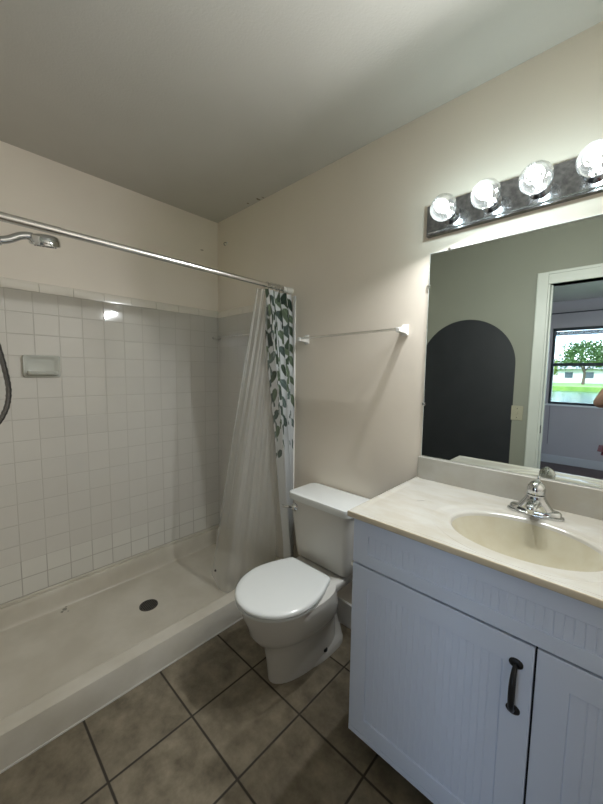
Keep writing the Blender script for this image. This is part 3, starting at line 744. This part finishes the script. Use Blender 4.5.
part('front_edge', bm, m_edge, ct, angle=60)
bm = B(); loft(bm, [[(x, y, z) for x, y, z in r] for r in ([(CX0+.004, -.024, CH-.004), (CX1, -.024, CH-.004), (CX1, -.001, CH-.004), (CX0+.004, -.001, CH-.004)], [(CX0+.004, -.021, 1.0155), (CX1, -.021, 1.0155), (CX1, -.001, 1.0155), (CX0+.004, -.001, 1.0155)])])
part('backsplash', bm, m_marble, ct, bevel=.003, seg=3)
bm = B(); lathe(bm, (SX, SY, topz(SX, SY)+.0005), (0, 0, 1), [(0, .024), (.002, .023), (.0025, .015)], 24); part('sink_drain', bm, m_chrome, ct)
bm = B(); box(bm, 1.715, 1.742, -.279, -.275, CH+.0002, CH+.0007); bmesh.ops.rotate(bm, verts=bm.verts, cent=(1.727, -.273, CH), matrix=Matrix.Rotation(.95, 3, 'Z')); part('scratch_mark', bm, mat('grey_scratch', (.35, .33, .30), .6), ct, smooth=False)

# faucet
FX, FY = 2.052, -.118
fa = thing('faucet', (FX, FY, CH), 'chrome single handle faucet behind the oval sink', 'faucet')
def oval(cx, cy, hx, hy, z, n=32, p=2.4):
    return [(cx+hx*math.copysign(abs(math.cos(2*PI*k/n))**(2/p), math.cos(2*PI*k/n)), cy+hy*math.copysign(abs(math.sin(2*PI*k/n))**(2/p), math.sin(2*PI*k/n)), z) for k in range(n)]
bm = B(); loft(bm, [oval(FX, FY, .079, .030, CH), oval(FX, FY, .080, .031, CH+.004), oval(FX, FY, .079, .030, CH+.007), oval(FX, FY, .073, .025, CH+.009), oval(FX, FY, .071, .024, CH+.020), oval(FX, FY, .066, .020, CH+.023)])
part('base_plate', bm, m_chrome, fa, angle=50)
bm = B(); loft(bm, [oval(FX, FY, .056, .025, CH+.018), oval(FX, FY, .044, .027, CH+.032), oval(FX, FY, .034, .028, CH+.048), oval(FX, FY, .027, .0255, CH+.062), oval(FX, FY, .0265, .0255, CH+.068)])
part('body', bm, m_chrome, fa, angle=50)
def spr(t, w, h):
    a = .28
    c = Vector((FX, FY-.010-.078*t, CH+.040+.020*t-.018*t*t)); n_ = Vector((0, a, 1)).normalized()
    return [c+Vector((1, 0, 0))*w*math.copysign(abs(math.cos(2*PI*k/20))**.8, math.cos(2*PI*k/20))+n_*h*math.copysign(abs(math.sin(2*PI*k/20))**.8, math.sin(2*PI*k/20)) for k in range(20)]
bm = B(); loft(bm, [spr(0, .022, .017), spr(.3, .020, .014), spr(.6, .017, .011), spr(.85, .0155, .010), spr(.97, .014, .009), spr(1.0, .011, .006)])
spo = part('spout', bm, m_chrome, fa, angle=60)
bm = B(); lathe(bm, (FX, FY-.078, CH+.038), (0, 0, -1), [(0, .010), (.012, .010), (.013, .008)], 18); part('aerator', bm, m_chrome, spo)
bm = B(); lathe(bm, (FX, FY, CH+.069), (0, 0, 1), [(0, .022), (.002, .0255), (.018, .0265), (.028, .024), (.036, .018), (.041, .010), (.043, .004)], 28)
hnd = part('handle', bm, m_chrome, fa, angle=50)
bm = B(); loft(bm, [[(FX+q[0], FY+q[1]+.0, CH+.096+q[2]) for q in r] for r in (
    [(-.009, -.018, -.004), (.009, -.018, -.004), (.009, -.016, .006), (-.009, -.016, .006)], [(-.008, .004, .012), (.008, .004, .012), (.008, .004, .019), (-.008, .004, .019)],
    [(-.006, .010, .016), (.006, .010, .016), (.006, .010, .021), (-.006, .010, .021)])])
part('lever', bm, m_chrome, hnd, bevel=.002)
bm = B(); lathe(bm, (FX, FY+.034, CH+.012), (0, 0, 1), [(0, .0025), (.095, .0025), (.097, .0045), (.105, .0055), (.110, .0035)], 10); part('lift_rod', bm, m_chrome, fa)

# ---------------------------------------------------------------- mirror
MX0, MX1, MZ0, MZ1 = 1.610, 2.52, 1.0165, 1.8825
mi = thing('wall_mirror', ((MX0+MX1)/2, 0, MZ0), 'frameless mirror above the vanity backsplash reflecting the doorway', 'mirror')
part('glass', box(B(), MX0, MX1, -.005, -.0005, MZ0, MZ1), m_mirror, mi, smooth=False)
bm = B(); box(bm, MX0-.0015, MX0, -.0052, -.0005, MZ0, MZ1+.0015); box(bm, MX0, MX1, -.0052, -.0005, MZ1, MZ1+.0015)
part('polished_edge', bm, mat('ground_glass_edge', (.75, .80, .78), .3), mi, smooth=False)
for x, z, ax in ((1.688, MZ1+.002, 0), (2.35, MZ1+.002, 0), (MX0-.002, 1.749, 1), (MX0-.002, 1.247, 1)):
    bm = B(); box(bm, x-.008, x+.008, -.0085, 0, z-.008, z+.008); cl_ = part('clip', bm, m_bar, mi, bevel=.002)
    bm = B(); lathe(bm, (x, -.0085, z), (0, -1, 0), [(0, .0035), (.0015, .003)], 10); part('screw', bm, m_chrome, cl_)

# ---------------------------------------------------------------- vanity light
LX0, LX1, LZ0, LZ1, LD = 1.596, 2.206, 1.951, 2.071, .030
li = thing('vanity_light', ((LX0+LX1)/2, 0, LZ0), 'chrome strip light with four clear globe bulbs above the mirror', 'light fixture')
bm = B(); loft(bm, [[(LX0+i, -d, LZ0+i), (LX1-i, -d, LZ0+i), (LX1-i, -d, LZ1-i), (LX0+i, -d, LZ1-i)] for d, i in ((0, 0), (LD-.008, 0), (LD-.008, .006), (LD, .010))])
part('back_plate', bm, m_plate, li, smooth=False)
for k in range(4):
    x = 1.697+.1455*k; z = 2.006
    bm = B(); lathe(bm, (x, -LD, z), (0, -1, 0), [(0, .034), (.003, .033), (.006, .026), (.008, .0205), (.030, .0195), (.032, .017)], 28)
    so = part('socket', bm, m_plate, li)
    bm = B(); pr_ = [(.030, .0135), (.036, .014), (.042, .017)]
    c0 = .092; r0 = .0475
    for q in range(3, 19): a = PI*q/18; pr_.append((c0-r0*math.cos(a)-.0, r0*math.sin(a)))
    lathe(bm, (x, -LD+.010, z), (0, -1, 0), pr_, 32)
    bu = part('bulb', bm, m_glass, li)
    bm = B(); bmesh.ops.create_icosphere(bm, subdivisions=2, radius=.011, matrix=Matrix.Translation((x, -LD-.066, z)))
    for w in range(5):
        a = 2*PI*w/5
        tube(bm, [(x+.006*math.cos(a), -LD-.035, z+.006*math.sin(a)), (x+.016*math.cos(a), -LD-.075, z+.016*math.sin(a))], .0016, 6)
    part('filament', bm, m_fil, bu)
    ld = bpy.data.lights.new('bulb_light', 'POINT'); ld.energy = BULB_W; ld.color = (.74, .97, 1.0); ld.shadow_soft_size = .01
    lo = bpy.data.objects.new('bulb_light', ld); C.objects.link(lo); lo.location = (x, -LD-.082, z)
    ld = bpy.data.lights.new('bulb_forward_light', 'AREA'); ld.shape = 'DISK'; ld.size = .026; ld.energy = BULB_FWD; ld.color = (.97, .99, 1.0)
    lo = bpy.data.objects.new('bulb_forward_light', ld); C.objects.link(lo); lo.location = (x, -LD-.095, z); lo.rotation_euler = (math.radians((-38, -66, -46, -74)[k]), math.radians((-12, 8, -6, 10)[k]), 0)

# ---------------------------------------------------------------- towel bar
tb = thing('towel_bar', (1.21, 0, 1.56), 'clear towel bar with white brackets above the toilet', 'towel bar')
part('bar', tube(B(), [(.912, -.062, 1.567), (1.508, -.062, 1.573)], .006, 12), m_bar2, tb)
for x, z in ((.909, 1.565), (1.508, 1.573)):
    bm = B(); loft(bm, [[(x+sx_*a, -d, z+dz+sz_*b) for sx_, sz_ in ((-1, -1), (1, -1), (1, 1), (-1, 1))] for d, a, b, dz in ((0, .016, .026, 0), (.006, .016, .026, 0), (.012, .012, .018, .0), (.030, .011, .014, -.002), (.060, .011, .011, -.003), (.074, .010, .010, -.003))])
    part('bracket', bm, m_ceramic, tb, bevel=.003)

# ---------------------------------------------------------------- person in the doorway, seen only in the mirror
def skin(name, verts, edges, rad, m, parent, sub=2, label=None):
    me = bpy.data.meshes.new(name); me.from_pydata([tuple(Vector(v)-wloc(parent)) for v in verts], edges, [])
    o = bpy.data.objects.new(name, me); C.objects.link(o); o.parent = parent
    o.modifiers.new('skin', 'SKIN'); s = o.modifiers.new('sub', 'SUBSURF'); s.levels = s.render_levels = sub
    for i, r in enumerate(rad):
        me.skin_vertices[0].data[i].radius = r if isinstance(r, tuple) else (r, r)
    me.skin_vertices[0].data[0].use_root = True
    me.materials.append(m); me.polygons.foreach_set('use_smooth', [True]*len(me.polygons))
    return o
QX, QY = 2.372, -1.79
pe = thing('person', (QX, QY, 0), 'person in maroon top and black trousers raising a phone, at the mirror edge', 'person')
dd = lambda x, y, z: (QX+x, QY+y, z)
V = [dd(0, 0, .93), dd(0, 0, 1.08), dd(0, .01, 1.24), dd(0, .0, 1.35), dd(0, .005, 1.44), dd(0, .03, 1.51), dd(0, .035, 1.60), dd(0, .03, 1.66),
     dd(-.15, 0, 1.35), dd(-.245, .03, 1.17), dd(-.175, .20, 1.27), dd(-.150, .265, 1.335),
     dd(.15, 0, 1.35), dd(.235, .05, 1.17), dd(.06, .21, 1.27), dd(.005, .265, 1.335),
     dd(-.09, 0, .86), dd(-.10, .01, .50), dd(-.10, -.01, .10), dd(-.105, .10, .04),
     dd(.09, 0, .86), dd(.10, .01, .50), dd(.10, -.01, .10), dd(.105, .10, .04)]
E_ = [(0, 1), (1, 2), (2, 3), (3, 4), (4, 5), (5, 6), (6, 7), (3, 8), (8, 9), (9, 10), (10, 11), (3, 12), (12, 13), (13, 14), (14, 15), (0, 16), (16, 17), (17, 18), (18, 19), (0, 20), (20, 21), (21, 22), (22, 23)]
Rr = [(.13, .10), (.12, .09), (.13, .10), (.10, .08), .052, (.065, .075), (.078, .092), (.06, .075), .055, .042, .034, .026, .055, .042, .034, .026, .08, .058, .04, .032, .08, .058, .04, .032]
skin('body', V, E_, Rr, m_skin, pe)
skin('top', [dd(0, 0, 1.00), dd(0, 0, .86), dd(0, .0, 1.12), dd(0, .01, 1.25), dd(0, .0, 1.355), dd(-.15, 0, 1.36), dd(-.188, .012, 1.29), dd(.15, 0, 1.36), dd(.212, .03, 1.245)],
     [(0, 1), (0, 2), (2, 3), (3, 4), (4, 5), (5, 6), (4, 7), (7, 8)], [(.205, .13), (.225, .15), (.150, .115), (.150, .12), (.115, .095), .068, .060, .068, .060], m_maroon, pe)
skin('trousers', [dd(0, 0, .90), dd(-.09, 0, .80), dd(-.10, .01, .50), dd(-.10, -.01, .09), dd(.09, 0, .80), dd(.10, .01, .50), dd(.10, -.01, .09)],
     [(0, 1), (1, 2), (2, 3), (0, 4), (4, 5), (5, 6)], [(.15, .12), .100, .078, .062, .100, .078, .062], m_trous, pe)
bm = B(); bmesh.ops.create_icosphere(bm, subdivisions=3, radius=.108, matrix=Matrix.Translation(Vector(dd(0, .0, 1.622)))@Matrix.Diagonal((.86, .98, 1.0, 1)))
for v in bm.verts:
    if v.co.y > QY+.05 and v.co.z < 1.68: v.co.y = QY+.05
    if v.co.z < 1.60: v.co.y -= .01
part('hair', bm, m_hair, pe)
fx, fy = QX, QY+.122
bm = B(); lathe(bm, (fx, fy-.012, 1.60), (0, 1, -.25), [(0, .016), (.018, .011), (.026, .006)], 10); part('nose', bm, m_skin, pe)
for s in (-1, 1):
    bm = B(); bmesh.ops.create_icosphere(bm, subdivisions=2, radius=.011, matrix=Matrix.Translation((fx+s*.03, fy-.016, 1.63))); part('eye', bm, m_white, pe)
bm = B(); tube(bm, [(fx-.024, fy-.012, 1.556), (fx, fy-.004, 1.554), (fx+.024, fy-.012, 1.556)], [.003, .006, .003], 8); part('mouth', bm, mat('lips', (.35, .12, .10), .5), pe)
for s in (-1, 1):
    bm = B(); loft(bm, [oval(QX+s*.105, QY+.05, .045, .13, 0), oval(QX+s*.105, QY+.05, .048, .135, .02), oval(QX+s*.105, QY+.04, .044, .11, .05), oval(QX+s*.103, QY+.0, .040, .055, .09)]); part('shoe', bm, m_trous, pe)
PHX, PHY, PHZ = 2.315, -1.463, 1.335
for hnd_, wrist, s in ((0, dd(-.150, .265, 1.335), -1), (1, dd(.005, .265, 1.335), 1)):
    w = Vector(wrist); side = s
    ex = PHX+side*.040
    verts = [tuple(w), (ex+side*.012, PHY-.045, 1.325)]; edges = [(0, 1)]; rad = [(.026, .020), (.034, .018)]
    for f_ in range(4):
        z = 1.352-.019*f_; n0 = len(verts); ln = (1.0, 1.08, 1.02, .85)[f_]
        verts += [(ex+side*.018, PHY-.026, z), (ex+side*.018, PHY+.006*0-.004, z), (ex+side*.006, PHY+.012*0-.022, z-.002)]
        edges += [(1, n0), (n0, n0+1)]; rad += [.0085*ln, .008*ln, .007*ln]; edges += [(n0, n0+2)]
    n0 = len(verts); verts += [(ex-side*.004, PHY-.030, 1.318), (ex-side*.014, PHY-.020, 1.342)]; edges += [(1, n0), (n0, n0+1)]; rad += [.0105, .009]
    skin('hand', verts, edges, rad, m_skin, pe, sub=1)
bm = B(); loft(bm, [[(x, PHY-.012+t, z) for x, z in [(q[0], q[1]) for q in rrect(PHX, PHZ, .037, .074, .009, 0)]] for t in (0, .008)])
ph = thing('phone', (PHX, PHY, PHZ-.074), 'black phone held upright by the person', 'phone')
part('case', bm, m_phone, ph)
